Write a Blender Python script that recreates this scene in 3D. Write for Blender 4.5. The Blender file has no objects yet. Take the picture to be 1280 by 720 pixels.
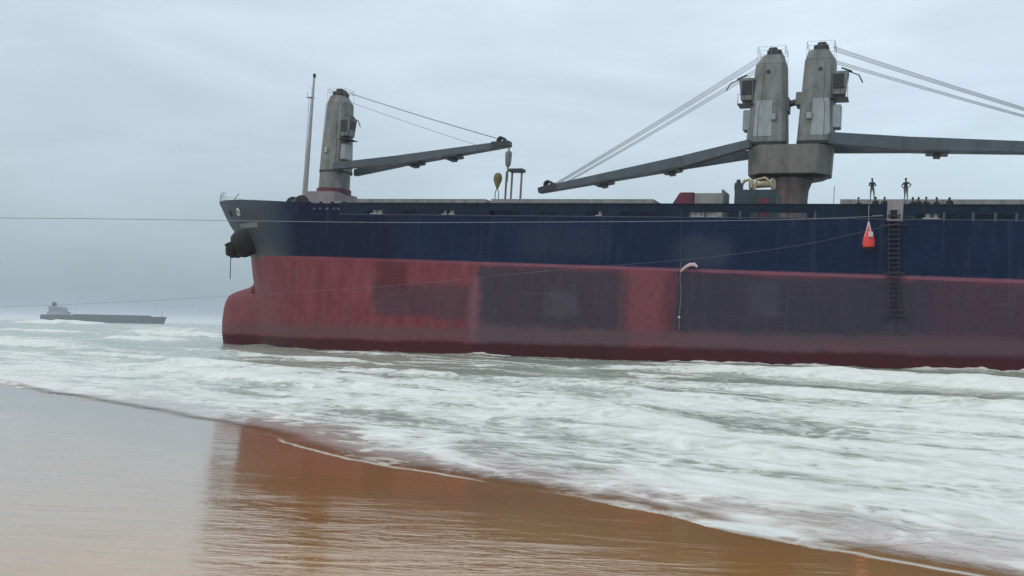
import bpy, bmesh, math, random
import numpy as np
from mathutils import Vector, Matrix
rad = math.radians
S = bpy.context.scene
C = S.collection

# ------------------------------------------------------------------ camera, sky, sun, exposure
cam_d = bpy.data.cameras.new('camera'); cam = bpy.data.objects.new('camera', cam_d); C.objects.link(cam)
cam_d.sensor_width = 36; cam_d.lens = 1100/1280*36; cam_d.clip_start = .1; cam_d.clip_end = 30000
EYE = 2.25
cam.matrix_world = Matrix.Translation((0, 0, EYE)) @ Matrix.Rotation(rad(90+2.7), 4, 'X') @ Matrix.Rotation(rad(1.15), 4, 'Z')
S.camera = cam

SUN_EL, SUN_AZ = 52, -118          # azimuth from +Y towards +X
W = bpy.data.worlds.new('World'); S.world = W; W.use_nodes = True
wt = W.node_tree; wt.nodes.clear()
def wn(t, **k):
    n = wt.nodes.new(t)
    for a, v in k.items(): setattr(n, a, v)
    return n
sky = wn('ShaderNodeTexSky', sky_type='NISHITA', sun_disc=False, sun_elevation=rad(SUN_EL), sun_rotation=rad(SUN_AZ), air_density=1.5, dust_density=3.0)
bg_sky = wn('ShaderNodeBackground'); bg_sky.inputs['Strength'].default_value = 0.05
wt.links.new(sky.outputs[0], bg_sky.inputs['Color'])
tc = wn('ShaderNodeTexCoord'); sep = wn('ShaderNodeSeparateXYZ'); wt.links.new(tc.outputs['Generated'], sep.inputs[0])
ramp = wn('ShaderNodeValToRGB'); wt.links.new(sep.outputs['Z'], ramp.inputs[0])
cr = ramp.color_ramp
cr.elements[0].position = 0.0; cr.elements[0].color = (.205, .305, .400, 1)
cr.elements[1].position = 1.0; cr.elements[1].color = (.80, .85, .90, 1)
for p, c in ((.07, (.225, .325, .425, 1)), (.16, (.355, .430, .505, 1)), (.30, (.505, .575, .635, 1)), (.55, (.68, .72, .76, 1))):
    e = cr.elements.new(p); e.color = c
cmap = wn('ShaderNodeMapping'); cmap.inputs['Scale'].default_value = (2.2, 2.2, 9.0); cmap.inputs['Location'].default_value = (3.1, 1.7, .4)
wt.links.new(tc.outputs['Generated'], cmap.inputs[0])
cn = wn('ShaderNodeTexNoise'); cn.inputs['Scale'].default_value = 1.6; cn.inputs['Detail'].default_value = 5; cn.inputs['Roughness'].default_value = .45; cn.inputs['Distortion'].default_value = .5
wt.links.new(cmap.outputs[0], cn.inputs['Vector'])
cm = wn('ShaderNodeMapRange'); cm.inputs['From Min'].default_value = .33; cm.inputs['From Max'].default_value = .67; cm.inputs['To Min'].default_value = .90; cm.inputs['To Max'].default_value = 1.12
wt.links.new(cn.outputs['Fac'], cm.inputs['Value'])
az = wn('ShaderNodeMapRange'); az.inputs['From Min'].default_value = -.5; az.inputs['From Max'].default_value = .35; az.inputs['To Min'].default_value = .94; az.inputs['To Max'].default_value = 1.13
wt.links.new(sep.outputs['X'], az.inputs['Value'])
mul = wn('ShaderNodeMath', operation='MULTIPLY'); wt.links.new(cm.outputs[0], mul.inputs[0]); wt.links.new(az.outputs[0], mul.inputs[1])
bg_cl = wn('ShaderNodeBackground'); wt.links.new(ramp.outputs[0], bg_cl.inputs['Color']); wt.links.new(mul.outputs[0], bg_cl.inputs['Strength'])
add = wn('ShaderNodeAddShader'); wt.links.new(bg_sky.outputs[0], add.inputs[0]); wt.links.new(bg_cl.outputs[0], add.inputs[1])
wo = wn('ShaderNodeOutputWorld'); wt.links.new(add.outputs[0], wo.inputs['Surface'])

sd = bpy.data.lights.new('sun', 'SUN'); sun = bpy.data.objects.new('sun', sd); C.objects.link(sun)
sd.energy = 0.8; sd.angle = rad(20); sd.color = (1, .96, .9)
sv = Vector((math.sin(rad(SUN_AZ))*math.cos(rad(SUN_EL)), math.cos(rad(SUN_AZ))*math.cos(rad(SUN_EL)), math.sin(rad(SUN_EL))))
sun.rotation_euler = sv.to_track_quat('Z', 'Y').to_euler()

vs = S.view_settings; vs.view_transform = 'Standard'; vs.look = 'None'; vs.gamma = 1; vs.exposure = 0.0; vs.use_curve_mapping = False
cy = S.cycles; cy.use_denoising = True; cy.max_bounces = 8; cy.diffuse_bounces = 2; cy.glossy_bounces = 3; cy.transmission_bounces = 2
cy.transparent_max_bounces = 8; cy.volume_bounces = 1; cy.sample_clamp_indirect = 6

# ------------------------------------------------------------------ helpers
class G:
    """tiny node-graph builder on a material"""
    def __init__(s, name, rough=.6, spec=.5):
        s.m = bpy.data.materials.new(name); s.m.use_nodes = True; s.t = s.m.node_tree
        s.t.nodes.clear()
        s.out = s.t.nodes.new('ShaderNodeOutputMaterial'); s.p = s.t.nodes.new('ShaderNodeBsdfPrincipled')
        s.t.links.new(s.p.outputs[0], s.out.inputs['Surface'])
        s.p.inputs['Roughness'].default_value = rough; s.p.inputs['Specular IOR Level'].default_value = spec
        s.tc = s.t.nodes.new('ShaderNodeTexCoord'); s._xyz = None
    def n(s, t, **k):
        n = s.t.nodes.new(t)
        for a, v in k.items(): setattr(n, a, v)
        return n
    def link(s, a, b): s.t.links.new(a, b)
    def setin(s, sock, v):
        if hasattr(v, 'is_linked') or isinstance(v, bpy.types.NodeSocket): s.link(v, sock)
        elif isinstance(v, tuple) and len(v) == 3 and sock.type == 'RGBA': sock.default_value = (*v, 1)
        else: sock.default_value = v
    @property
    def obj(s): return s.tc.outputs['Object']
    def xyz(s):
        if s._xyz is None:
            q = s.n('ShaderNodeSeparateXYZ'); s.link(s.obj, q.inputs[0]); s._xyz = q.outputs
        return s._xyz
    def math(s, op, a, b=0.0, c=None, clamp=False):
        q = s.n('ShaderNodeMath', operation=op, use_clamp=clamp); s.setin(q.inputs[0], a); s.setin(q.inputs[1], b)
        if c is not None: s.setin(q.inputs[2], c)
        return q.outputs[0]
    def mapr(s, v, a, b, c=0.0, d=1.0, smooth=False):
        q = s.n('ShaderNodeMapRange', interpolation_type='SMOOTHSTEP' if smooth else 'LINEAR')
        s.setin(q.inputs[0], v); s.setin(q.inputs[1], a); s.setin(q.inputs[2], b); s.setin(q.inputs[3], c); s.setin(q.inputs[4], d)
        return q.outputs[0]
    def mapping(s, scale=(1, 1, 1), rot=(0, 0, 0), loc=(0, 0, 0), vec=None):
        q = s.n('ShaderNodeMapping'); s.link(vec or s.obj, q.inputs[0])
        q.inputs['Scale'].default_value = scale; q.inputs['Rotation'].default_value = rot; q.inputs['Location'].default_value = loc
        return q.outputs[0]
    def noise(s, vec=None, scale=1.0, detail=4, rough=.55, dist=0.0):
        q = s.n('ShaderNodeTexNoise'); s.link(vec or s.obj, q.inputs['Vector'])
        q.inputs['Scale'].default_value = scale; q.inputs['Detail'].default_value = detail; q.inputs['Roughness'].default_value = rough; q.inputs['Distortion'].default_value = dist
        return q.outputs['Fac']
    def mix(s, f, a, b):
        q = s.n('ShaderNodeMix', data_type='RGBA'); s.setin(q.inputs['Factor'], f); s.setin(q.inputs[6], a); s.setin(q.inputs[7], b)
        return q.outputs[2]
    def bump(s, h, strength=.3, dist=.02):
        q = s.n('ShaderNodeBump'); s.setin(q.inputs['Height'], h); q.inputs['Strength'].default_value = strength; q.inputs['Distance'].default_value = dist
        s.link(q.outputs[0], s.p.inputs['Normal']); s.link(q.outputs[0], s.p.inputs['Coat Normal']); return q
    def attr(s, name):
        q = s.n('ShaderNodeAttribute', attribute_name=name); return q.outputs['Fac']
    def base(s, v): s.setin(s.p.inputs['Base Color'], v); return s.m
    def rough(s, v): s.setin(s.p.inputs['Roughness'], v)

def painted(name, col, rough=.5, rust=.25, dirt=.25, scale=1.0, rustcol=(.16, .07, .035), spec=.3):
    """weathered painted steel: mottled tone, rust streaks running down"""
    g = G(name, rough, spec)
    a = g.noise(g.mapping((1.2*scale, 1.2*scale, .5*scale)), 1, 5, .6)
    c2 = tuple(x*(1-dirt) for x in col); c1 = tuple(min(1, x*(1+dirt*.6)) for x in col)
    base = g.mix(g.mapr(a, .35, .65), c2, c1)
    st = g.noise(g.mapping((3*scale, 3*scale, .22*scale)), 1, 6, .7)
    f = g.math('MULTIPLY', g.mapr(st, .56, .72), rust)
    base = g.mix(f, base, rustcol)
    g.rough(g.mapr(a, .3, .7, rough-.1, rough+.15))
    g.bump(g.noise(scale=3*scale, detail=3), .15, .02)
    return g.base(base)

def plain(name, col, rough=.5, metal=0.0, var=.2):
    g = G(name, rough); g.p.inputs['Metallic'].default_value = metal
    a = g.noise(scale=6, detail=4)
    return g.base(g.mix(a, tuple(x*(1-var) for x in col), tuple(min(1, x*(1+var)) for x in col)))

class MB:
    def __init__(s): s.v = []; s.f = []; s.mi = []; s.cur = 0
    def add(s, vs, fs):
        o = len(s.v); s.v += [tuple(map(float, v)) for v in vs]; s.f += [tuple(i+o for i in f) for f in fs]; s.mi += [s.cur]*len(fs)
    def prism(s, bot, top):
        n = len(bot)
        s.add(list(bot)+list(top), [tuple(range(n))[::-1], tuple(range(n, 2*n))]+[(i, (i+1) % n, n+(i+1) % n, n+i) for i in range(n)])
    def box(s, x0, x1, y0, y1, z0, z1):
        s.prism([(x0, y0, z0), (x1, y0, z0), (x1, y1, z0), (x0, y1, z0)], [(x0, y0, z1), (x1, y0, z1), (x1, y1, z1), (x0, y1, z1)])
    def beam(s, p, q, w, h, w2=None, h2=None, up=(0, 0, 1)):
        p = Vector(p); q = Vector(q); d = (q-p).normalized(); r = d.cross(Vector(up))
        if r.length < 1e-4: r = d.cross(Vector((1, 0, 0)))
        r.normalize(); u = r.cross(d); w2 = w2 or w; h2 = h2 or h
        A = [p+r*a*w/2+u*b*h/2 for a, b in ((-1, -1), (1, -1), (1, 1), (-1, 1))]
        B = [q+r*a*w2/2+u*b*h2/2 for a, b in ((-1, -1), (1, -1), (1, 1), (-1, 1))]
        s.prism(A, B)
    def tube(s, pts, r, n=8, caps=True):
        pts = [Vector(p) for p in pts]; k = len(pts); rs = r if isinstance(r, (list, tuple)) else [r]*k
        ref = None; vs = []
        for i, p in enumerate(pts):
            d = (pts[min(i+1, k-1)]-pts[max(i-1, 0)]).normalized()
            if ref is None: ref = d.orthogonal().normalized()
            a = (ref-d*ref.dot(d)).normalized(); ref = a; b = d.cross(a)
            vs += [p+(a*math.cos(2*math.pi*j/n)+b*math.sin(2*math.pi*j/n))*rs[i] for j in range(n)]
        fs = [(i*n+j, i*n+(j+1) % n, (i+1)*n+(j+1) % n, (i+1)*n+j) for i in range(k-1) for j in range(n)]
        if caps: fs += [tuple(range(n))[::-1], tuple(range((k-1)*n, k*n))]
        s.add(vs, fs)
    def lathe(s, prof, c=(0, 0, 0), n=20, sx=1.0, sy=1.0):
        k = len(prof)
        vs = [(c[0]+sx*r*math.cos(2*math.pi*j/n), c[1]+sy*r*math.sin(2*math.pi*j/n), c[2]+z) for r, z in prof for j in range(n)]
        fs = [(i*n+j, i*n+(j+1) % n, (i+1)*n+(j+1) % n, (i+1)*n+j) for i in range(k-1) for j in range(n)]
        fs += [tuple(range(n))[::-1], tuple(range((k-1)*n, k*n))]
        s.add(vs, fs)
    def torus(s, c, R, r, ax, n=16, m=8):
        ax = Vector(ax).normalized(); a = ax.orthogonal().normalized(); b = ax.cross(a); c = Vector(c); vs = []
        for i in range(n):
            t = 2*math.pi*i/n; d = a*math.cos(t)+b*math.sin(t)
            vs += [c+d*(R+r*math.cos(2*math.pi*j/m))+ax*r*math.sin(2*math.pi*j/m) for j in range(m)]
        s.add(vs, [(i*m+j, ((i+1) % n)*m+j, ((i+1) % n)*m+(j+1) % m, i*m+(j+1) % m) for i in range(n) for j in range(m)])
    def build(s, name, mats, parent=None, smooth=False, bevel=0.0, loc=None):
        me = bpy.data.meshes.new(name); me.from_pydata(s.v, [], s.f)
        for m in (mats if isinstance(mats, (list, tuple)) else [mats]): me.materials.append(m)
        me.polygons.foreach_set('material_index', s.mi)
        bm = bmesh.new(); bm.from_mesh(me); bmesh.ops.recalc_face_normals(bm, faces=bm.faces)
        if bevel:
            bmesh.ops.bevel(bm, geom=list(bm.edges), offset=bevel, segments=2, affect='EDGES', clamp_overlap=True)
        bm.to_mesh(me); bm.free()
        if smooth:
            me.polygons.foreach_set('use_smooth', [True]*len(me.polygons))
            try: me.set_sharp_from_angle(angle=rad(40))
            except Exception: pass
        o = bpy.data.objects.new(name, me); C.objects.link(o)
        if parent: o.parent = parent
        if loc is not None: o.location = loc
        return o

def tag(o, label=None, cat=None, group=None, kind=None):
    for k, v in (('label', label), ('category', cat), ('group', group), ('kind', kind)):
        if v: o[k] = v
    return o
def empty(name, loc=(0, 0, 0), rot=(0, 0, 0), parent=None):
    o = bpy.data.objects.new(name, None); C.objects.link(o); o.location = loc; o.rotation_euler = rot; o.empty_display_size = .3
    if parent: o.parent = parent
    return o

# value noise in numpy ---------------------------------------------------------
def _h(ix, iy, seed):
    n = (ix.astype(np.int64)*374761393 + iy.astype(np.int64)*668265263 + seed*974711) & 0x7fffffff
    n = ((n ^ (n >> 13))*1274126177) & 0x7fffffff
    n = (n ^ (n >> 16)) & 0xffff
    return n/65535.0
def vnoise(x, y, seed=0):
    ix = np.floor(x); iy = np.floor(y); fx = x-ix; fy = y-iy
    fx = fx*fx*fx*(fx*(fx*6-15)+10); fy = fy*fy*fy*(fy*(fy*6-15)+10)
    a = _h(ix, iy, seed); b = _h(ix+1, iy, seed); c = _h(ix, iy+1, seed); d = _h(ix+1, iy+1, seed)
    return (a*(1-fx)+b*fx)*(1-fy)+(c*(1-fx)+d*fx)*fy
def fbm(x, y, seed=0, oct=4, gain=.5):
    s = 0; a = 1; t = 0
    for i in range(oct):
        s = s+a*vnoise(x*2**i+17.3*i, y*2**i-9.1*i, seed+i*7); t += a; a *= gain
    return s/t
def sstep(a, b, x):
    t = np.clip((x-a)/(b-a), 0, 1); return t*t*(3-2*t)

# ------------------------------------------------------------------ beach and sea
SH = 9.05; K = math.sqrt(.5)
def qr(x, y): return K*(x+y)-SH, K*(x-y)
def sand_z(x, y):
    q, r = qr(x, y)
    z = np.where(q < 0, -q*.0487, -q*.0487)
    z = np.where(q < -22, 22*.0487+(-q-22)*.03, z); z = np.minimum(z, 3.2)
    z = np.where(q > 20, -20*.0487-(q-20)*.03, z); z = np.maximum(z, -6.0)
    z = z+.018*(fbm(r*.09, q*.16, 5, 3)-.5)*sstep(60, 5, np.abs(q))
    return z
def grid_mesh(name, X, Y, Z, mat, attrs={}, keep=None):
    nr, nc = X.shape
    idx = np.arange(nr*nc).reshape(nr, nc)
    f = np.stack([idx[:-1, :-1], idx[:-1, 1:], idx[1:, 1:], idx[1:, :-1]], -1).reshape(-1, 4)
    if keep is not None:
        kf = keep.reshape(-1)[f].any(1); f = f[kf]
        used = np.zeros(nr*nc, bool); used[f.reshape(-1)] = True
        new = np.cumsum(used)-1; f = new[f]
    else: used = np.ones(nr*nc, bool)
    V = np.stack([X.reshape(-1), Y.reshape(-1), Z.reshape(-1)], -1)[used]
    me = bpy.data.meshes.new(name); me.vertices.add(len(V)); me.vertices.foreach_set('co', V.astype(np.float32).reshape(-1))
    me.loops.add(f.size); me.loops.foreach_set('vertex_index', f.reshape(-1).astype(np.int32))
    me.polygons.add(len(f)); me.polygons.foreach_set('loop_start', np.arange(0, f.size, 4, dtype=np.int32)); me.polygons.foreach_set('loop_total', np.full(len(f), 4, np.int32))
    me.polygons.foreach_set('use_smooth', np.ones(len(f), bool))
    me.update(calc_edges=True); me.validate()
    for k, a in attrs.items():
        at = me.attributes.new(k, 'FLOAT', 'POINT'); at.data.foreach_set('value', a.reshape(-1)[used].astype(np.float32))
    me.materials.append(mat)
    o = bpy.data.objects.new(name, me); C.objects.link(o); return o

# wet sand: brown, a thin water film on top (sharp glossy coat), fine run-off ripples
g = G('wet_sand', .1)
xs = g.mapping((.5, .5, .5))
tone = g.noise(xs, 1, 6, .6); fine = g.noise(scale=60, detail=3)
col = g.mix(g.mapr(tone, .3, .7), (.350, .164, .013), (.415, .200, .021))
col = g.mix(g.mapr(fine, .4, .75, 0, .25), col, (.20, .085, .032))
g.base(col)
g.p.inputs['IOR'].default_value = 1.7; g.p.inputs['Coat Weight'].default_value = 1; g.p.inputs['Coat IOR'].default_value = 1.54; g.p.inputs['Coat Roughness'].default_value = .065
patch = g.noise(g.mapping((.18, .18, .18)), 1, 3, .5)
g.rough(g.mapr(patch, .3, .7, .10, .18))
rip = g.noise(g.mapping((.62, 2.1, 1), rot=(0, 0, rad(-8))), 1, 5, .52, 2.1)
rip2 = g.noise(g.mapping((2.0, 9.0, 1), rot=(0, 0, rad(-14))), 1, 3, .5, .6)
amt = g.mapr(g.noise(g.mapping((.10, .16, 1), loc=(2.2, .3, 0)), 1, 2), .38, .62, .35, 1.0)
sx_, sy_, _ = g.xyz()
qd = g.math('SUBTRACT', g.math('MULTIPLY', g.math('ADD', sx_, sy_), K), SH)          # metres from the water's edge
amt = g.math('MULTIPLY', amt, g.mapr(g.math('ADD', qd, g.math('MULTIPLY', tone, 2.0)), -3.4, -.6, 1.15, .22, True))
hgt = g.math('MULTIPLY', g.math('ADD', rip, g.math('MULTIPLY', rip2, .22)), amt)
g.bump(hgt, 1.0, .021)
sand_mat = g.m

def polar(az0, az1, ncol, rads):
    a = np.radians(np.linspace(az0, az1, ncol)); R, A = np.meshgrid(rads, a, indexing='ij')
    return R*np.sin(A), R*np.cos(A)
rr = [0.6]
while rr[-1] < 9000: rr.append(rr[-1]*1.045+.02)
X, Y = polar(-180, 180, 361, np.array(rr))
tag(grid_mesh('beach_sand', X, Y, sand_z(X, Y), sand_mat), kind='structure')

# sea
rr = [5.0]
while rr[-1] < 9000:
    d = rr[-1]; rr.append(d+max(.045, min(d*d*.00035, d*.02)))
az_list = np.concatenate([np.linspace(-85, -36, 80, endpoint=False), np.linspace(-36, 36, 800), np.linspace(36.4, 100, 110)])
R, A = np.meshgrid(np.array(rr), np.radians(az_list), indexing='ij')
X = R*np.sin(A); Y = R*np.cos(A); q, r = qr(X, Y)

Zs = sand_z(X, Y)
# breakers: (offshore distance, along-shore centre, half length, height, front width, back width, foam)
BR = [(38.5, -20, 15, .56, 1.2, 4.0, 1.3), (46.5, -34, 7, .20, 1.2, 3.0, .85), (36.5, -62, 9, .14, 1.2, 3.0, .6),
      (16.5, -92, 22, .45, 1.2, 4.5, 1.25), (41, -121, 13, .50, 1.5, 5.0, 1.3), (60, -154, 22, .8, 2.0, 7.0, 1.0), (26, -116, 20, .14, 1.0, 3.5, .8),
      (8.6, -34, 8, .22, .7, 2.8, 1.2), (10, -22, 9, .17, .5, 2.0, .8), (6.6, -11, 6, .12, .4, 1.6, .7), (17, -28, 12, .24, .7, 2.5, .7),
      (23, -12, 12, .28, .8, 3.0, .8), (16, -13, 10, .14, 1.5, 4.0, .95), (13, -30, 10, .12, 1.2, 4.0, .9), (29, -34, 14, .15, .9, 3.5, .6), (24, -60, 20, .18, 1.0, 4.0, .7), (13, -52, 16, .2, .7, 3.0, .8),
      (30, 14, 22, .6, 1.3, 5.0, .9), (12, 6, 12, .15, .5, 2.0, .8), (19, 10, 14, .2, .8, 3.0, .7),
      (196, -655, 62, 2.8, 5, 24, 3), (95, -230, 30, .5, 2, 8, .8), (120, -300, 45, .6, 2, 8, .7), (75, -200, 22, .5, 2, 7, .8), (48, -185, 30, .6, 2, 6, .9)]
h = np.zeros_like(q); cov = np.zeros_like(q)
for i, (q0, r0, L, H, wf, wb, fo) in enumerate(BR):
    m = (fbm(r*.06+i*3.3, r*0+i, 31, 3)-.5)*.16*max(q0, 14)*.35+(fbm(r*.5, r*0+i*2, 77, 3)-.5)*.5
    dq = q-q0-m-.02*(r-r0)*np.sign(i % 3-1)
    amp = np.exp(-((r-r0)/L)**4)*(.6+.8*fbm(r*.35, r*0+.7*i, 12+i, 3))
    s = np.where(dq < 0, np.exp(-(dq/wf)**2), np.exp(-(dq/wb)**2))
    h += H*amp*s
    tail = np.where(dq < 0, np.exp(-(dq/(wf*1.6))**2), np.exp(-(dq/(wb*.55))**2))
    cov = np.maximum(cov, fo*amp*tail*.95)
sw = np.sin(q*2*math.pi/31+2.5*fbm(r*.01, q*.01, 3, 2)+1.2)*.22*sstep(55, 120, q)*sstep(900, 200, q)
chop = (fbm(r*.22, q*.5, 41, 4)-.5)*.36*sstep(1, 22, q)+(fbm(r*.8, q*1.2, 43, 3)-.5)*.13*sstep(.5, 8, q)
chop = chop*np.clip(140/np.maximum(R, 140), .05, 1)
ux, uy = math.cos(rad(156.4)), math.sin(rad(156.4))
Lh = (X-32.4)*ux+(Y-78.5)*uy; Th = -(X-32.4)*uy+(Y-78.5)*ux; HULLD = (Lh, Th)
h = (h+sw+chop*np.interp(q, [0, 20, 34, 60], [1, 1, .55, 1])-.13*sstep(18, 36, q)*sstep(75, 55, q))*sstep(-.2, 5, q)
# where the sea has gone over the sand as a thin swash sheet
edge = (fbm(r*.22+3, r*0, 9, 3)-.5)*1.5+(fbm(r*1.3, r*0, 10, 3)-.5)*.25
film = .16*sstep(0, 3.6, q-edge)+.012*sstep(0, .5, q-edge)+.018*(fbm(r*.8, q*1.6, 50, 3)-.4)*sstep(.3, 2.5, q-edge)
Z = np.maximum(h-.03, Zs+film)
depth = Z-Zs
lowf = fbm(r*.05, q*.22, 60, 3)
base = np.interp(q-edge*(q < 3), [0, .9, 2.4, 9, 14, 20, 28, 40, 60, 90, 200, 600], [.30, .36, .54, .54, .45, .33, .22, .17, .12, .07, .03, .0])
base = base*np.interp(r, [-60, -38], [.78, 1.0])
base = base+(lowf-.5)*1.1*np.interp(q, [0, 4, 60, 300], [.5, 1, 1, .3])
lip = np.exp(-((q-edge-.10)/.07)**2)*sstep(.27, .62, fbm(r*.45, r*0, 71, 3))*.85
Lh, Th = HULLD; bh_ = np.where(Lh < 48, 12.0, 12.0*np.sqrt(np.clip(1-((Lh-48)/25.0)**2, 0, 1)))
hd_ = np.where((Lh > -70) & (Lh < 73), np.abs(Th)-bh_, 99.0)
wash = np.exp(-(np.clip(hd_, 0, 99)/1.5)**2)*sstep(.38, .68, fbm(Lh*.16, Th*.1, 91, 3))
cov = np.maximum(cov, wash*.9)
Z = Z+.46*wash*np.clip(fbm(Lh*.55, Th*.3, 92, 4)-.25, 0, 1)*1.4
cov = np.clip(np.maximum(base, cov), 0, 1)

g = G('sea_water', .12)
ROT = (0, 0, rad(45))       # x' runs along the shore, y' out to sea
cv = g.attr('cov'); dp = g.attr('depth'); lp = g.attr('lip')
n1 = g.noise(g.mapping((.13, .34, .4), vec=g.mapping(rot=ROT)), 1, 5, .55, 1.2)
n2 = g.noise(g.mapping((.9, 1.25, 1.2), vec=g.mapping(rot=ROT)), 1, 4, .55, 1.6)
n3 = g.noise(g.mapping((4, 4.5, 5), vec=g.mapping(rot=ROT)), 1, 3, .6, .5)
pat = g.math('ADD', g.math('ADD', g.math('MULTIPLY', n1, .62), g.math('MULTIPLY', n2, .32)), g.math('MULTIPLY', n3, .06))
vd = g.n('ShaderNodeVectorMath', operation='ADD'); wv3 = g.n('ShaderNodeTexNoise'); wv3.inputs['Scale'].default_value = 1.3; wv3.inputs['Detail'].default_value = 3; g.link(g.obj, wv3.inputs['Vector'])
g.link(g.obj, vd.inputs[0]); g.link(wv3.outputs['Color'], vd.inputs[1])
vor = g.n('ShaderNodeTexVoronoi', feature='DISTANCE_TO_EDGE'); vor.inputs['Scale'].default_value = 1.9; g.link(vd.outputs[0], vor.inputs['Vector'])
hole = g.mapr(vor.outputs['Distance'], .05, .30, 0, 1, True)
hole = g.math('MULTIPLY', hole, g.mapr(g.noise(scale=.35, detail=2), .42, .62))
pat = g.math('SUBTRACT', g.math('ADD', pat, .012), g.math('MULTIPLY', hole, .085))
pat = g.mapr(pat, .34, .66)
thr = g.math('SUBTRACT', 1.0, cv)
foam = g.mapr(g.math('SUBTRACT', pat, thr), -.32, .36, 0, 1, True)
foam = g.math('MAXIMUM', foam, lp, clamp=True)
wcol = g.mix(g.mapr(n1, .35, .65), (.275, .328, .268), (.350, .392, .325))
wcol = g.mix(g.mapr(dp, .01, .20, 0, 1, True), (.46, .385, .345), wcol)
wcol = g.mix(g.mapr(dp, .0, .04), (.34, .19, .07), wcol)
g.setin(g.p.inputs['IOR'], g.mapr(dp, .02, .18, 1.75, 1.38))
fcol = g.mix(g.mapr(n2, .3, .7), (.50, .535, .505), (.64, .668, .632))
g.base(g.mix(foam, wcol, fcol))
g.rough(g.math('MAXIMUM', g.mapr(foam, 0, .8, 0, .65), g.mapr(dp, .02, .2, .05, .16)))
bh = g.math('ADD', g.math('MULTIPLY', n2, .8), g.math('ADD', g.math('MULTIPLY', n3, .25), g.math('MULTIPLY', foam, .5)))
bh = g.math('MULTIPLY', bh, g.mapr(dp, .01, .22, .10, 1.0, True))
g.bump(bh, .55, .10)
al = g.math('MAXIMUM', g.mapr(dp, .003, .036, 0.0, 1, True), g.math('MULTIPLY', foam, .92), clamp=True)
gl = g.n('ShaderNodeBsdfTransparent'); mx = g.n('ShaderNodeMixShader')
g.link(al, mx.inputs[0]); g.link(gl.outputs[0], mx.inputs[1]); g.link(g.p.outputs[0], mx.inputs[2]); g.link(mx.outputs[0], g.out.inputs['Surface'])
sea_mat = g.m
tag(grid_mesh('sea_water', X, Y, Z, sea_mat, {'cov': cov, 'depth': depth, 'lip': lip}, keep=(q-edge) > -.0), kind='structure')

# ------------------------------------------------------------------ the stranded ship: local x = towards the bow, y = port (beach side), z up
SHIP_LOC = (32.4, 78.5, 0); SHIP_ROT = (0, rad(-2.4), rad(156.4))
ship = empty('cargo_ship', SHIP_LOC, SHIP_ROT)
tag(ship, 'huge stranded bulk carrier with dark navy and worn red hull and three deck cranes', 'ship')
SM = Matrix.Translation(SHIP_LOC) @ Matrix.Rotation(SHIP_ROT[2], 4, 'Z') @ Matrix.Rotation(SHIP_ROT[1], 4, 'Y')
def world(L, t, z): return SM @ Vector((L, t, z))

HBM = 12.0
ZS = np.array([-7, -6, -3.8, -1.9, -.4, 1.6, 2.6, 3.4, 4.2, 5.2, 7.4, 8.8, 10.95, 13.9])
STEM = np.array([67.5, 68, 68.6, 69, 69.2, 69.3, 69.4, 69.5, 69.6, 69.9, 70.2, 71.5, 73.6, 75.75])
BZ = np.array([-7, -6, -3.8, -1.9, -.4, 1.2, 2.0, 2.6, 3.0, 3.35, 3.65, 4.1, 4.8])
BL = np.array([69.7, 71.2, 73.1, 73.5, 73.6, 73.55, 73.4, 73.05, 72.5, 71.5, 70.3, 69.7, 69.2])
BW = np.array([.9, 1.5, 2.1, 2.3, 2.3, 2.05, 1.85, 1.6, 1.35, 1.05, .7, .4, .15])
def hb(L, z):
    L = np.asarray(L, float); z = np.asarray(z, float)
    Le = np.interp(z, ZS, STEM); t = np.clip((z+7)/19., 0, 1)
    Ls = 44+9*t**1.3; p = 1.75+.75*t
    u = np.clip((L-Ls)/(Le-Ls), 0, 1); b = HBM*(1-u**p)
    us = np.clip((-48-L)/30., 0, 1)*(1-t); b = b*(1-.8*us**1.6)
    bl = np.interp(z, BZ, BL); bw = np.where(z < 4.8, np.interp(z, BZ, BW), 0)
    v = np.clip((L-62)/np.maximum(bl-62, .1), 0, 1)
    bb = np.where(L > bl, 0, bw*np.sqrt(np.clip(1-v**7, 0, 1)))
    bil = np.where(z < -5, np.sqrt(np.clip(1-((-5-z)/2.2)**2, .05, 1)), 1)
    return np.maximum(b*bil, bb)
def lend(z):
    z = np.asarray(z, float)
    return np.maximum(np.interp(z, ZS, STEM), np.where(z < 4.8, np.interp(z, BZ, BL), 0))
def ztop(L): return 12.4+1.5*np.clip((np.asarray(L, float)-52)/23.75, 0, 1.0)**1.25
STERN = -78.0; ZD = 11.35; LF = 49.5     # deck height, start of the forecastle

# hull paint --------------------------------------------------------------------
g = G('hull_paint', .5, .10)
x, y, z = g.xyz()
wob = g.noise(g.mapping((.25, .25, .5)), 1, 5, .65); wob2 = g.noise(g.mapping((.9, .9, .35)), 1, 6, .7); strk = g.noise(g.mapping((1.6, 1.6, .10)), 1, 6, .65)
dx = g.math('MULTIPLY', g.math('SUBTRACT', wob2, .5), 1.6); dz = g.math('MULTIPLY', g.math('SUBTRACT', wob, .5), 1.4)
X_ = g.math('ADD', x, dx); Z_ = g.math('ADD', z, dz)
def band(v, a, b, s):
    return g.math('MULTIPLY', g.mapr(v, a-s, a+s, 0, 1, True), g.mapr(v, b-s, b+s, 1, 0, True))
def rect(L0, L1, z0, z1, sx=.5, sz=.4, k=1.0):
    m = g.math('MULTIPLY', band(X_, L0, L1, sx), band(Z_, z0, z1, sz))
    return g.math('MULTIPLY', m, k) if k != 1 else m
red = g.mix(g.mapr(wob2, .35, .7), (.140, .027, .040), (.230, .060, .074))
red = g.mix(g.mapr(strk, .5, .72, 0, .55), red, (.10, .035, .035))
r0 = red
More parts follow.
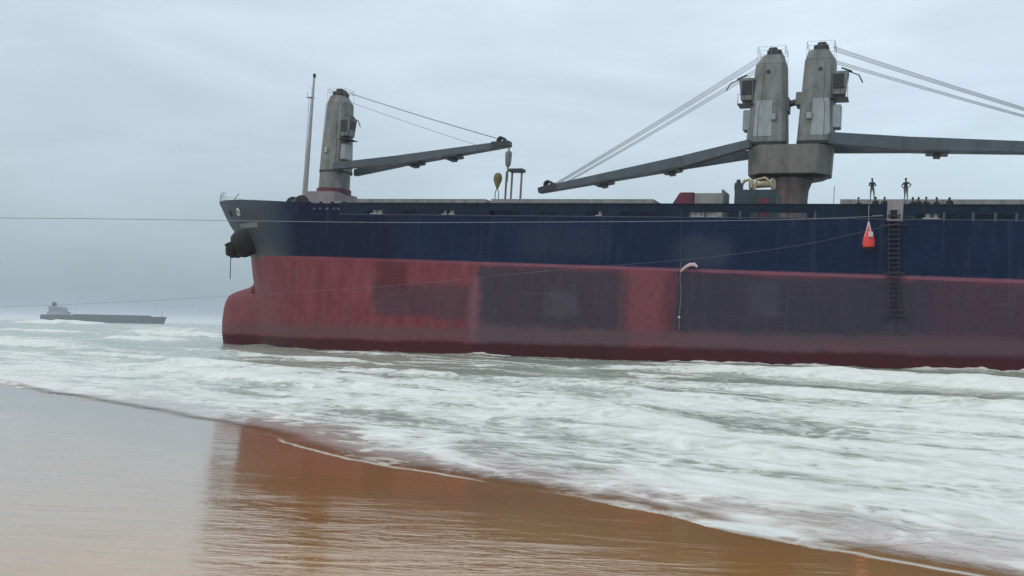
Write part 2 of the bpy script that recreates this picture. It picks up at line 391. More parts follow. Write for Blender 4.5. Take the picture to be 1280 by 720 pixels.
for (L0, L1, z0, z1, c, k) in [
        (20.2, 33.8, -2, 6.75, (.036, .036, .054), .90), (-4, 15.6, 1.6, 6.8, (.027, .034, .054), .92), (-80, -3, 1.0, 6.8, (.046, .034, .056), .88),
        (34.6, 45, 1.6, 4.7, (.062, .038, .050), .75), (41.4, 44.6, 4.2, 6.9, (.085, .016, .026), .8), (-80, 34, -.6, 1.4, (.110, .066, .078), .7), (34, 60, -2.2, -.4, (.145, .060, .066), .5),
        (33.6, 34.4, 0, 5.6, (.19, .085, .11), .75), (24, 27, 2.4, 4.6, (.085, .088, .112), .38), (3, 14, .2, 2.0, (.078, .05, .07), .6), (-30, 1, .9, 2.6, (.085, .042, .07), .6),
        (7, 9.5, 3.4, 6.2, (.085, .08, .10), .32), (16.3, 19.4, -1, 6.7, (.175, .056, .074), .85), (15.5, 16.6, 1, 6.2, (.06, .03, .04), .5), (19.3, 20.3, 0, 6.2, (.05, .045, .055), .6),
        (60, 76, -4, 4, (.165, .055, .062), .5)]:
    red = g.mix(rect(L0, L1, z0, z1, .45, .45, k), red, c)
scr = g.noise(g.mapping((.22, .22, 7.0)), 1, 6, .75, .4)
red = g.mix(g.math('MULTIPLY', g.mapr(strk, .52, .75), .4), red, (.09, .075, .085))
red = g.mix(g.math('MULTIPLY', g.mapr(scr, .60, .70), .45), red, (.15, .12, .125))
run = g.noise(g.mapping((2.4, 2.4, .16)), 1, 5, .7); fleck = g.noise(scale=1.7, detail=6, rough=.75)
red = g.mix(g.math('MULTIPLY', g.mapr(fleck, .58, .66), .45), red, (.03, .02, .028))
navy = g.mix(g.mapr(wob2, .3, .7), (.0012, .0088, .036), (.0040, .0165, .056))
navy = g.mix(rect(43, 55.5, 6, 14, 1.2, .6, .75), navy, (.0008, .0010, .020))
navy = g.mix(g.math('MULTIPLY', g.mapr(X_, 54, 60.5, 0, 1, True), .85), navy, (.050, .066, .078))  # paler bow: light on the forward-facing plates, painted in as a grey fade
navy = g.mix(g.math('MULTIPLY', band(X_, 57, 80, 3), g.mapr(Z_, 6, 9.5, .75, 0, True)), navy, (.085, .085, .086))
navy = g.mix(rect(11, 15.5, 7.2, 9.6, 1.2, .8, .45), navy, (.045, .062, .085))
navy = g.mix(rect(22, 30, 7.5, 10.5, 1.5, .8, .30), navy, (.032, .045, .066))
navy = g.mix(g.math('MULTIPLY', g.mapr(strk, .54, .72), .28), navy, (.06, .07, .08))
navy = g.mix(g.math('MULTIPLY', g.mapr(scr, .60, .72), .30), navy, (.05, .065, .085))
navy = g.mix(g.math('MULTIPLY', g.mapr(run, .60, .72), .35), navy, (.045, .030, .026))
navy = g.mix(g.math('MULTIPLY', g.mapr(fleck, .60, .67), .22), navy, (.06, .075, .09))
zb = g.math('ADD', z, g.math('MULTIPLY', g.math('SUBTRACT', g.noise(scale=2.5, detail=3), .5), .12))
isred = g.mapr(zb, 6.96, 7.08, 1, 0)
stripe = g.math('MULTIPLY', g.math('MULTIPLY', g.mapr(zb, 6.72, 6.78), g.mapr(zb, 7.02, 7.08, 1, 0)), g.mapr(x, 30, 40, .8, .25))
red = g.mix(stripe, red, (.20, .082, .118))
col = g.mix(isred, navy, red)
# wet, algae-dark band just above the water (the ship lies down by the stern)
wl = g.math('ADD', z, g.math('MULTIPLY', x, .0419))
wl = g.math('ADD', wl, g.math('MULTIPLY', g.math('SUBTRACT', wob, .5), .8))
col = g.mix(g.math('MULTIPLY', band(wl, 1.25, 2.3, .3), .62), col, (.108, .068, .076))
wet = g.mapr(wl, .75, 1.25, 1, 0, True)
col = g.mix(g.math('MULTIPLY', wet, .88), col, (.046, .007, .011))
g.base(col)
g.rough(g.mapr(wob2, .3, .7, .45, .6))
dent = g.noise(g.mapping((.42, .42, .30)), 1, 2, .5)
wv = g.n('ShaderNodeTexWave', wave_type='BANDS', bands_direction='X', wave_profile='SIN'); wv.inputs['Scale'].default_value = .40; wv.inputs['Distortion'].default_value = .6; wv.inputs['Detail'].default_value = 1
g.link(g.obj, wv.inputs['Vector'])
seam = g.math('ADD', g.math('PINGPONG', z, 1.3), 0); seam = g.mapr(seam, 0, .05, 1, 0)
seamx = g.mapr(g.math('PINGPONG', x, 4.4), 0, .05, 1, 0)
hh = g.math('ADD', g.math('ADD', g.math('MULTIPLY', dent, 1.0), g.math('MULTIPLY', wv.outputs['Fac'], .10)), g.math('MULTIPLY', g.math('MAXIMUM', seam, seamx), .14))
g.bump(hh, .6, .10)
hull_mat = g.m

# hull shell ---------------------------------------------------------------------
zl = np.concatenate([np.linspace(-7, 5, 40), np.linspace(5.3, ZD, 20)])
sl = np.concatenate([np.linspace(0, .80, 40, endpoint=False), .80+.20*(1-(1-np.linspace(0, 1, 60))**1.8)])
hm = MB(); nz, ns = len(zl), len(sl)
for side in (1, -1):
    vv = []
    for zz in zl:
        le = float(lend(zz)); Ls_ = STERN+sl*(le-STERN); bb = hb(Ls_, np.full(ns, zz)); bb[-1] = 0
        vv += [(a, side*b, zz) for a, b in zip(Ls_, bb)]
    hm.add(vv, [(i*ns+j, i*ns+j+1, (i+1)*ns+j+1, (i+1)*ns+j) for i in range(nz-1) for j in range(ns-1)])
    # forecastle plating
    fz = np.linspace(0, 1, 8); fs_ = 1-(1-np.linspace(0, 1, 50))**1.8; vv = []
    for k in fz:
        for s in fs_:
            L = LF+s*(75.75-LF)
            for _ in range(6):
                zt_ = ZD+k*(float(ztop(L))-ZD); L = LF+s*(float(lend(zt_))-LF)
            vv.append((L, side*(0 if s == 1 else float(hb(L, zt_))), zt_))
    hm.add(vv, [(i*50+j, i*50+j+1, (i+1)*50+j+1, (i+1)*50+j) for i in range(7) for j in range(49)])
tz = float(hb(STERN, ZD))
tr = [(STERN, -float(hb(STERN, a)), a) for a in zl]+[(STERN, float(hb(STERN, a)), a) for a in zl[::-1]]
hm.add(tr, [tuple(range(len(tr)))])
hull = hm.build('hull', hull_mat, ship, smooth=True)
bmx = bmesh.new(); bmx.from_mesh(hull.data); bmesh.ops.remove_doubles(bmx, verts=bmx.verts, dist=.004); bmesh.ops.recalc_face_normals(bmx, faces=bmx.faces); bmx.to_mesh(hull.data); bmx.free()

M_navy = painted('navy_plate', (.0055, .0165, .035), .6, .12, .3, spec=.1)
M_navy2 = painted('navy_rail', (.050, .065, .095), .6, .2, .25, spec=.15)
M_deck = painted('deck_paint', (.05, .035, .035), .7, .5, .3)
M_grey = painted('crane_grey', (.165, .182, .178), .55, .55, .36)
M_greyl = painted('crane_pale_grey', (.275, .32, .335), .55, .35, .2)
M_brown = painted('crane_base_grey_brown', (.150, .155, .145), .6, .5, .25)
M_rusty = painted('rusty_pinkish_steel', (.19, .155, .15), .65, .8, .3)
M_pedestal = painted('stained_pedestal_steel', (.135, .112, .112), .65, .8, .4)
M_jib = painted('jib_blue_grey', (.074, .098, .114), .5, .12, .2)
M_dark = plain('black_grease', (.018, .020, .022), .5)
M_black = plain('black_iron', (.003, .003, .004), .8)
M_maroon = painted('maroon_paint', (.115, .022, .045), .5, .3, .25)
M_hatch = painted('hatch_grey', (.225, .235, .23), .6, .35, .2)
M_teal = painted('dark_teal_paint', (.030, .050, .066), .5, .3, .25)
M_cream = plain('cream_paint', (.36, .31, .19), .6)
M_white = plain('white_paint', (.50, .50, .49), .5)
M_wire = plain('wire_rope', (.20, .21, .225), .5)
M_glass = plain('dark_window_glass', (.008, .010, .012), .3)
M_yellow = painted('faded_yellow_paint', (.125, .118, .036), .6, .5, .3)
M_pale = painted('pale_pink_grey_steel', (.235, .215, .225), .6, .4, .2)

# decks
def deck(name, L0, L1, zf, mat, inset=.06, n=24):
    d = MB(); Ls_ = np.linspace(L0, L1, n); P = []
    for L in Ls_:
        P.append((L, max(.02, float(hb(L, zf(L)))-inset), zf(L)))
    top = P+[(a, -b, c) for a, b, c in P[::-1]]
    m = len(top)
    d.add(top, [(i, i+1, m-2-i, m-1-i) for i in range(n-1)])
    return d.build(name, mat, ship)
deck('main_deck', STERN+.02, LF, lambda L: ZD-.02, M_deck)
deck('forecastle_deck', LF, 74.6, lambda L: float(ztop(L))-1.0, M_deck)
fb = MB(); fb.prism([(LF, -11.9, ZD), (LF+.06, -11.9, ZD), (LF+.06, 11.9, ZD), (LF, 11.9, ZD)], [(LF, -11.9, 12.4), (LF+.06, -11.9, 12.4), (LF+.06, 11.9, 12.4), (LF, 11.9, 12.4)])
fb.build('forecastle_bulkhead', M_navy, ship)

# bulwark with freeing ports
random.seed(4)
slots = [(-12.2, -9.9), (-9.3, -6.6), (-5.3, -2.6), (-5.0, -2.6), (-.2, 1.3), (5.2, 9.6), (17.2, 20.6), (22.2, 23.6), (26.5, 28.2), (30.0, 33.0), (36.5, 38.4), (40.5, 42.6), (44.4, 46.4), (11.4, 14.6)]
slots += [(-17-i*4.1, -15-i*4.1) for i in range(14)]
for side in (1, -1):
    b = MB(); y0, y1 = (HBM-.06, HBM) if side > 0 else (-HBM, -HBM+.06)
    LA, LB = STERN+8, LF
    b.box(LA, LB, y0, y1, 11.74, 12.40)
    edges = sorted(slots); cur = LA
    for a, c in edges:
        if a > cur: b.box(cur, a, y0, y1, ZD, 11.74)
        cur = max(cur, c)
    b.box(cur, LB, y0, y1, ZD, 11.74)
    b.build('bulwark', M_navy, ship)
    rl = MB(); rl.box(LA, LB, y0-.06, y1+.05, 12.40, 12.47); rl.build('bulwark_rail', M_navy, ship)
    rb = MB(); rb.tube([(LA, side*HBM, 11.30), (LF, side*HBM, 11.30)], .05, 6); rb.build('rubbing_strake', M_navy2, ship)
st = MB(); st.prism([(0, HBM-.07, ZD), (0, HBM-.62, ZD), (.03, HBM-.62, ZD), (.03, HBM-.07, ZD)], [(0, HBM-.07, 12.38), (0, HBM-.16, 12.38), (.03, HBM-.16, 12.38), (.03, HBM-.07, 12.38)])
st0 = st.build('bulwark_stay', M_navy, ship)
for i in range(44):
    o = st0 if i == 0 else st0.copy()
    if i: C.objects.link(o); o.parent = ship
    o.location = (LF-1.0-2.2*i, 0, 0)
lg = MB(); lg.box(-.09, .09, HBM+.0, HBM+.07, 11.2, 11.85)
lg0 = None
for i, L in enumerate([-4.55, -6.5, -7.95, -9.3, -11.6, 4.6, 10.4]):
    if lg0 is None: lg0 = lg.build('side_bracket', M_navy2, ship); o = lg0
    else: o = lg0.copy(); C.objects.link(o); o.parent = ship
    o.location = (L, 0, 0)

# hatches
for a, c in ((35.2, 50.0), (18.6, 34.6), (-13.5, 3.0), (-30.5, -14.2), (-47, -31.2)):
    m = MB(); m.box(a+.3, c-.3, -8.3, 8.3, ZD-.05, 12.55); co = m.build('hatch_coaming', M_navy, ship)
    m = MB(); m.box(a, c, -8.6, 8.6, 12.55, 13.33)
    k = a+.8
    while k < c-.6: m.box(k, k+.08, 8.602, 8.66, 12.6, 13.28); k += 1.35
    m.build('hatch_cover', M_hatch, ship, bevel=.03)
# sloping mast house side and the mast house under the forward crane
m = MB(); m.prism([(50.2, -6, 12.3), (57.0, -6, 12.3), (57.0, 5, 12.3), (50.2, 5, 12.3)], [(50.2, -6, 13.35), (55.2, -6, 13.6), (55.2, 5, 13.6), (50.2, 5, 13.35)])
m.build('deck_store', M_hatch, ship, bevel=.03)
m = MB(); m.box(57.1, 61.0, -2.2, 2.4, 12.3, 15.1); m.build('mast_house', M_pale, ship, bevel=.04)

# cranes ---------------------------------------------------------------------------
def octa(cx, cy, lx, ly, z, ch):
    a, b = lx/2, ly/2
    return [(cx-a+ch, cy-b, z), (cx+a-ch, cy-b, z), (cx+a, cy-b+ch, z), (cx+a, cy+b-ch, z), (cx+a-ch, cy+b, z), (cx-a+ch, cy+b, z), (cx-a, cy+b-ch, z), (cx-a, cy-b+ch, z)]
def crane(cx, cxt, z0, z1, lb, lt, wb, wt_, dirn, root, tip, spread, fork, dpt, cabz, mat, fits):
    """one slewing deck crane; dirn = +1 when the jib points to the bow"""
    m = MB(); zc = z1-.9
    m.prism(octa(cx, 0, lb, wb, z0, .35), octa(cxt+dirn*.02, 0, lt+.12, wt_+.1, zc, .3)); 
    m.prism(octa(cxt, 0, lt+.1, wt_+.08, zc+.003, .3), octa(cxt-dirn*.15, 0, lt*.72, wt_*.9, z1, .3))
    t = m.build('deck_crane', mat, ship, bevel=.03)
    m = MB(); m.prism(octa(cx, 0, lb*1.03, wb*1.03, z0-.28, .4), octa(cx, 0, lb*1.05, wb*1.05, z0-.02, .4)); m.build('slewing_ring', M_dark, t)
    m = MB(); m.box(cxt-.75-dirn*.1, cxt+.55-dirn*.1, -.8, .8, z1+.003, z1+.55); m.box(cxt-.45, cxt+.35, -.6, .6, z1+.553, z1+.85)
    m.build('sheave_housing', M_dark, t, bevel=.08)
    m = MB(); zz = z1+.05; e0 = cxt-lt/2+.05; e1 = cxt+lt/2-.05
    for a in (e0, (e0+e1)/2, e1):
        for b in (-wt_/2+.1, wt_/2-.1): m.tube([(a, b, zz-.9), (a, b, zz+.7)], .016, 5)
    for hgt_ in (.35, .7):
        for b in (-wt_/2+.1, wt_/2-.1): m.tube([(e0, b, zz+hgt_), (e1, b, zz+hgt_)], .014, 5)
        for a in (e0, e1): m.tube([(a, -wt_/2+.1, zz+hgt_), (a, wt_/2-.1, zz+hgt_)], .022, 5)
    m.build('top_railing', M_wire, t)
    bk = -dirn                    # ladder and cable tray on the face away from the jib, pipe up the side
    m = MB()
    def side(k_, o=.06): return cx+bk*(lb/2+o)+(cxt+bk*(lt/2+o)-cx-bk*(lb/2+o))*k_
    for b in (.55, .95): m.tube([(side(0), b, z0+.1), (side(1), b, zc)], .03, 5)
    nr_ = 20
    for i in range(nr_): m.tube([(side((i+.5)/nr_), .55, z0+.1+(zc-z0-.1)*(i+.5)/nr_), (side((i+.5)/nr_), .95, z0+.1+(zc-z0-.1)*(i+.5)/nr_)], .02, 4)
    m.build('tower_ladder', M_wire, t)
    m = MB(); yb = lambda k_: wb/2+(wt_/2-wb/2)*k_+.06
    m.tube([(cx+dirn*.75, yb(.02), z0+.2), (cx+dirn*.72, yb(.45), z0+(zc-z0)*.45), (cx+dirn*.55, yb(.5), z0+(zc-z0)*.5), (cxt+dirn*.5, yb(.97), zc-.2)], .03, 6)
    m.build('cable_pipe', M_brown, t)
    m = MB(); m.box(cx-.25-dirn*.6, cx+.2-dirn*.6, yb(.3)-.05, yb(.3)+.15, z0+2.0, z0+2.6); m.build('junction_box', M_greyl, t, bevel=.03)
    # operator cab on the jib face
    fx = cx+dirn*(lb/2-.15); ft = cxt+dirn*lt/2; kx = fx+(ft-fx)*(cabz-z0)/(z1-z0)
    m = MB(); xa, xb = sorted((kx-dirn*.1, kx+dirn*1.0))
    y0, y1 = .1, 1.5
    m.prism([(xa, y0, cabz), (xb, y0, cabz), (xb, y1, cabz), (xa, y1, cabz)], [(xa, y0, cabz+2.1), (xb+(.25 if dirn > 0 else 0), y0, cabz+2.1), (xb+(.25 if dirn > 0 else 0), y1, cabz+2.1), (xa-(.25 if dirn < 0 else 0), y1, cabz+2.1)] if dirn > 0 else
            [(xa-.25, y0, cabz+2.1), (xb, y0, cabz+2.1), (xb, y1, cabz+2.1), (xa-.25, y1, cabz+2.1)])
    cab = m.build('operator_cab', M_grey, t, bevel=.04)
    m = MB(); m.box(xa+.10, xb-.06, y1+.003, y1+.03, cabz+.5, cabz+1.85)
    m.build('cab_window', M_glass, cab)
    m = MB(); f_ = kx+dirn*1.0; m.prism([(f_+dirn*.02, .25, cabz+.55), (f_+dirn*.06, .25, cabz+.55), (f_+dirn*.06, 1.35, cabz+.55), (f_+dirn*.02, 1.35, cabz+.55)], [(f_+dirn*.21, .25, cabz+1.8), (f_+dirn*.25, .25, cabz+1.8), (f_+dirn*.25, 1.35, cabz+1.8), (f_+dirn*.21, 1.35, cabz+1.8)]); m.build('cab_window', M_glass, cab)
    m = MB(); m.box(min(kx, kx+dirn*.75), max(kx, kx+dirn*.75), .0, 1.3, z0+1.2, cabz-.9); m.build('winch_casing', M_greyl, t, bevel=.05)
    m = MB(); hz = cabz-.35; m.box(min(kx-dirn*.2, kx+dirn*1.3), max(kx-dirn*.2, kx+dirn*1.3), -.2, 1.7, hz-.06, hz)
    for a in np.linspace(kx, kx+dirn*1.25, 3): m.tube([(a, 1.65, hz), (a, 1.65, hz+.9)], .025, 5)
    m.tube([(kx, 1.65, hz+.9), (kx+dirn*1.25, 1.65, hz+.9)], .025, 5)
    m.build('cab_platform', M_dark, t)
    m = MB(); a = (xb if dirn < 0 else xa); oo = kx+dirn*1.2
    m.tube([(oo, 1.0, cabz+2.15), (oo+dirn*.9, 1.2, cabz+1.7), (oo+dirn*1.25, 1.2, cabz+1.0)], .06, 6); m.tube([(oo-dirn*.6, 1.0, cabz+2.5), (oo+dirn*.3, 1.1, cabz+2.1)], .09, 6)
    m.build('floodlight_bracket', M_dark, t)
    # jib: two arms that straddle the tower and merge into a tapering box girder
    r_ = Vector(root); tp = Vector(tip); mg = r_.lerp(tp, fork); d0, d1, d2 = dpt
    m = MB()
    for s in (1, -1):
        m.beam(r_+Vector((0, s*spread, 0)), mg+Vector((-dirn*0, s*.42, 0)), .62, d0, .80, d1)
    m.beam(mg-(tp-mg).normalized()*1.2+Vector((0, 0, .003)), mg+(tp-mg)*.0+(tp-mg)*.02, 1.3, d1*.9, 1.62, d1)
    m.beam(mg+(tp-mg)*.02, tp, 1.62, d1, .85, d2)
    j = m.build('jib', M_jib, t, bevel=.03)
    for f in fits:
        c_ = r_.lerp(tp, f); m = MB(); dd = d1*(1-f)+d2*f
        ax_ = (tp-r_).normalized()
        m.beam(c_-ax_*.9+Vector((0, 0, -dd*.5-.15)), c_+ax_*.9+Vector((0, 0, -dd*.5-.15)), 1.8, .28); m.beam(c_-ax_*.3+Vector((0, 0, -dd*.5-.42)), c_+ax_*.3+Vector((0, 0, -dd*.5-.42)), 1.2, .3)
        m.build('jib_bracket', M_dark, j, bevel=.05)
    ax_ = (tp-r_).normalized()
    m = MB(); m.beam(tp-ax_*1.9+Vector((0, 0, .05)), tp+ax_*.15, 1.1, d2*1.25, .9, d2*.9)
    for s in (-.35, 0, .35): m.torus(tp-ax_*.9+Vector((0, s, d2*.7)), .38, .12, (0, 1, 0), 14, 6)
    m.build('jib_head', M_dark, j, bevel=.04)
    return t, j
def wires(t, pairs, rw):
    for a, b in pairs:
        a = Vector(a); b = Vector(b); pts = []
        for i in range(13):
            k = i/12; p = a.lerp(b, k); p.z -= .010*(b-a).length*4*k*(1-k)*.5; pts.append(p)
        m = MB(); m.tube(pts, rw, 5); m.build('luffing_wire', M_wire, t)

# forward crane, jib pointing aft
c1, j1 = crane(58.8, 58.8, 17.75, 26.5, 3.1, 2.45, 2.75, 2.15, -1, (57.6, 0, 17.95), (36.9, 0, 20.45), 2.2, .36, (.75, 1.0, .62), 21.6, M_grey, (.45, .68))
wires(c1, [((57.6, s, 26.9), (38.4, s*.5, 21.1)) for s in (-.5, .5)]+[((57.6, s, 25.9), (40.5, s*.5, 20.35)) for s in (.2,)], .026)
m = MB(); m.lathe([(1.95, 15.1), (1.95, 15.55), (1.8, 15.6), (1.75, 17.46)], (58.9, 0, 0), 28); ped = m.build('crane_pedestal', M_grey, c1, smooth=True)
m = MB(); m.lathe([(1.99, 15.12), (1.99, 15.62)], (58.9, 0, 0), 28); m.build('pedestal_band', M_maroon, c1, smooth=True)
# hook of the forward crane and the jib rest below it
m = MB(); m.lathe([(.12, 0), (.30, .25), (.36, .8), (.38, 1.5), (.30, 1.7)], (36.9, 0, 17.95), 12, 1.0, .7); m.tube([(36.9, 0, 17.95), (36.9, 0, 16.4)], .10, 8); m.build('hook_block', M_grey, c1, smooth=True)
m = MB()
for s in (-.15, .15): m.tube([(36.9, s, 19.5), (36.9, s, 20.2)], .05, 6)
m.build('hoist_wire', M_wire, c1)
for L in (37.0, 36.35, 35.25):
    m = MB(); m.tube([(L, 0, 13.3), (L, 0, 17.5)], .12, 8); m.build('jib_rest_post', M_rusty, ship, smooth=True)
m = MB(); m.box(35.0, 36.6, -.5, .5, 17.4, 17.75); m.build('jib_rest_saddle', M_dark, ship, bevel=.05)
m = MB(); m.lathe([(.05, 0), (.14, .1), (.22, .35), (.46, .9), (.50, 1.25), (.40, 1.6), (.2, 1.75), (.05, 1.78)], (38.0, 0, 15.6), 16, 1.0, .6); m.build('spare_hook_block', M_yellow, ship, smooth=True)
m = MB(); m.tube([(38.25, 0, 13.3), (38.2, 0, 15.3), (38.02, 0, 15.7)], .06, 6); m.tube([(37.75, 0, 13.3), (37.8, 0, 15.3), (37.98, 0, 15.7)], .06, 6); m.box(37.5, 38.5, -.4, .4, 13.33, 13.5); m.build('hook_stand', M_pale, ship)

# twin cranes on one turntable
m = MB(); m.prism(octa(8.05, 0, 7.3, 4.4, 16.62, 1.2), octa(8.05, 0, 7.5, 4.5, 19.3, 1.2)); base = m.build('crane_turntable', M_brown, ship, bevel=.05)
m = MB(); m.prism(octa(8.0, 0, 5.6, 3.6, 16.35, .9), octa(8.0, 0, 6.6, 4.0, 16.60, 1.0)); m.build('slewing_ring', M_dark, base)
m = MB(); m.lathe([(1.75, ZD), (1.62, 12.2), (1.55, 14.5), (1.62, 15.4), (1.95, 16.33)], (7.9, 0, 0), 28); m.build('crane_pedestal', M_pedestal, base, smooth=True)
cA, jA = crane(10.2, 10.1, 19.7, 28.0, 3.6, 2.6, 3.3, 2.5, 1, (11.4, 0, 19.35), (33.0, 0, 15.45), 2.4, .30, (.78, 1.12, .6), 23.7, M_grey, (.36, .68))
cB, jB = crane(5.85, 5.75, 19.7, 28.2, 3.1, 2.5, 3.3, 2.5, -1, (4.6, 0, 19.75), (-20.0, 0, 18.45), 2.1, .26, (1.05, 1.2, .7), 23.9, M_grey, (.36, .7))
wires(cA, [((11.1, s, 28.05), (31.2, s*.5, 16.2)) for s in (-.7, -.25, .25, .7)]+[((11.5, s, 26.9), (30.2, s*.5, 16.3)) for s in (-.5, 0, .5)], .026)
wires(cB, [((4.7, s, 28.5), (-18.8, s*.5, 19.2)) for s in (-.7, -.25, .25, .7)]+[((4.6, s, 27.3), (-18.2, s*.5, 19.1)) for s in (-.5, 0, .5)], .026)
for t_, cx in ((cA, 10.2), (cB, 5.7)):       # pale repainted rectangle, porthole, link between the towers
    m = MB(); d = 1 if t_ is cA else -1
    m.prism([(cx-.85+d*.3, 1.60, 20.2), (cx+.85+d*.3, 1.60, 20.2), (cx+.85+d*.3, 1.66, 20.2), (cx-.85+d*.3, 1.66, 20.2)], [(cx-.7+d*.25, 1.44, 23.6), (cx+.7+d*.25, 1.44, 23.6), (cx+.7+d*.25, 1.50, 23.6), (cx-.7+d*.25, 1.50, 23.6)])
    m.build('repaint_panel', M_greyl, t_)
    m = MB(); m.lathe([(.2, 0), (.2, .1)], (0, 0, 0), 14); o = m.build('porthole', M_dark, t_); o.location = (cx+d*.05, 1.28, 26.3); o.rotation_euler = (rad(-90), 0, 0)
m = MB(); m.box(8.35, 8.9, -.9, .9, 22.7, 24.0); m.build('tower_bracket', M_brown, cA, bevel=.05)
m = MB(); m.box(7.1, 7.75, -.9, .9, 23.2, 24.4); m.build('tower_bracket', M_brown, cB, bevel=.05)
m = MB(); m.tube([(7.6, .4, 23.6), (8.5, .4, 23.4)], .3, 10); m.build('tower_link', M_dark, base)

# deck gear -------------------------------------------------------------------------
m = MB(); m.prism([(17.25, 5.5, 12.4), (15.02, 5.5, 12.4), (15.02, 8.5, 12.4), (17.25, 8.5, 12.4)], [(16.3, 5.5, 13.95), (15.02, 5.5, 13.95), (15.02, 8.5, 13.95), (16.3, 8.5, 13.95)])
m.box(15.02, 17.2, 5.5, 8.4, ZD, 12.398); m.build('ventilator_house', M_maroon, ship, bevel=.06)
m = MB(); m.box(12.55, 15.0, 5.6, 8.45, ZD, 13.88); m.box(12.5, 12.68, 5.5, 8.5, ZD, 14.2); m.build('deck_locker', M_hatch, ship, bevel=.04)
m = MB(); m.box(8.2, 11.65, 4.2, 8.0, ZD, 14.25); dh = m.build('deck_house', M_teal, ship, bevel=.05)
m = MB(); m.box(8.75, 9.5, 8.003, 8.04, 11.5, 13.5); m.build('door', M_maroon, dh, bevel=.02)
m = MB(); m.box(9.8, 10.4, 8.003, 8.05, 12.45, 12.62); m.build('name_board', M_pale, dh)
m = MB(); m.lathe([(.28, -1.0), (.28, 1.0)], (0, 0, 0), 14); m.lathe([(.5, -1.05), (.5, -.95)], (0, 0, 0), 14); m.lathe([(.5, .95), (.5, 1.05)], (0, 0, 0), 14)
o = m.build('winch_drum', M_cream, ship, smooth=True); o.location = (9.6, 6.2, 14.95); o.rotation_euler = (rad(90), 0, rad(70))
m = MB(); m.tube([(11.3, 6.5, 14.25), (11.3, 6.5, 14.9), (11.1, 6.5, 15.25), (10.7, 6.5, 15.35), (10.5, 6.5, 15.0), (10.45, 6.5, 14.6)], .14, 8); m.tube([(10.2, 6.8, 14.25), (10.0, 6.8, 15.3), (9.3, 6.8, 15.45), (8.9, 6.8, 15.1)], .11, 8)
m.build('vent_pipe', M_cream, ship, smooth=True)
m = MB(); m.box(11.2, 11.8, 6.8, 7.4, 14.25, 14.95); m.tube([(11.5, 7.1, 14.95), (11.5, 7.1, 15.25)], .2, 8); m.build('winch_motor', M_teal, ship, bevel=.05)
for L in (3.6, -18.3):
    m = MB(); m.lathe([(.3, 0), (.3, .9), (.62, 1.0), (.62, 1.25), (.25, 1.5), (.06, 1.6)], (L, 7.0, ZD), 14); m.tube([(L, 7, ZD+1.5), (L, 7, ZD+3.3)], .035, 6); m.build('mushroom_vent', M_greyl, ship, smooth=True)
m = MB()
for L in (13.3, 12.75): m.lathe([(.22, 0), (.22, .5), (.30, .52), (.30, .62), (.1, .66)], (L, 11.45, ZD), 12)
m.box(12.4, 13.7, 11.15, 11.75, ZD, ZD+.12)
bl0 = m.build('mooring_bollard', M_white, ship, smooth=True)
for L in (9.2, -16.8, 32.4, 24.5):
    o = bl0.copy(); C.objects.link(o); o.parent = ship; o.location = (L, 0, 0)
bl1 = bl0.copy(); C.objects.link(bl1); bl1.parent = ship; bl1.location = (1.1, 0, 0)

# foremast
m = MB(); m.tube([(63.1, 0, 12.2), (62.95, 0, 20), (62.78, 0, 29.0)], [.36, .27, .13], 12); M_mast = painted('pale_mast_paint', (.42, .44, .45), .5, .12, .12); mast = m.build('foremast', M_mast, ship, smooth=True)
m = MB(); m.box(62.7, 63.5, -.35, .35, 26.6, 26.68); m.tube([(63.4, .2, 26.68), (63.4, .2, 27.3)], .04, 5); m.tube([(62.8, 0, 27.6), (63.3, 0, 27.9)], .04, 5); m.build('lamp_platform', M_mast, mast)
m = MB(); m.lathe([(.14, 0), (.18, .1), (.18, .4), (.1, .5)], (62.75, 0, 29.0), 10); m.build('masthead_lamp', M_dark, mast)
m = MB()
for k in range(34): m.box(62.55, 63.0, .40, .44, 12.8+k*.4, 12.84+k*.4)
for a in (62.55, 63.0): m.tube([(a, .42, 12.4), (a, .42, 26.5)], .03, 5)
m.build('mast_ladder', M_mast, mast)
# windlass gear seen over the bulwark
m = MB(); m.lathe([(.35, -1.3), (.8, -1.25), (.8, -1.05), (.45, -1.0), (.45, 1.0), (.8, 1.05), (.8, 1.25), (.35, 1.3)], (0, 0, 0), 18)
o = m.build('windlass', M_dark, ship, smooth=True); o.location = (56.9, 9.2, 12.75); o.rotation_euler = (rad(90), 0, rad(60))
for a in np.linspace(49.8, 55.5, 5):
    m = MB(); m.lathe([(.16, 0), (.13, .1), (.13, 1.15), (.18, 1.2), (.18, 1.3)], (a, 10.9, 11.4), 10); m.build('fairlead_roller', M_black, ship, smooth=True)
# bow rail
m = MB(); P = []
for L in np.linspace(69.0, 75.2, 7):
    zt = float(ztop(L)); b = max(.0, float(hb(L, zt))-.15); P.append((L, b, zt))
for p in P: m.tube([p, (p[0], p[1], p[2]+1.0)], .028, 5); m.tube([(p[0], -p[1], p[2]), (p[0], -p[1], p[2]+1.0)], .028, 5)
for hh_ in (.5, 1.0):
    for s in (1, -1): m.tube([(p[0], s*p[1], p[2]+hh_) for p in P], .022, 5)
m.build('bow_railing', M_greyl, ship)
m = MB(); m.tube([(74.3, 0, 13.6), (72.9, 0, 15.2)], .05, 6); m.build('jackstaff', M_greyl, ship)

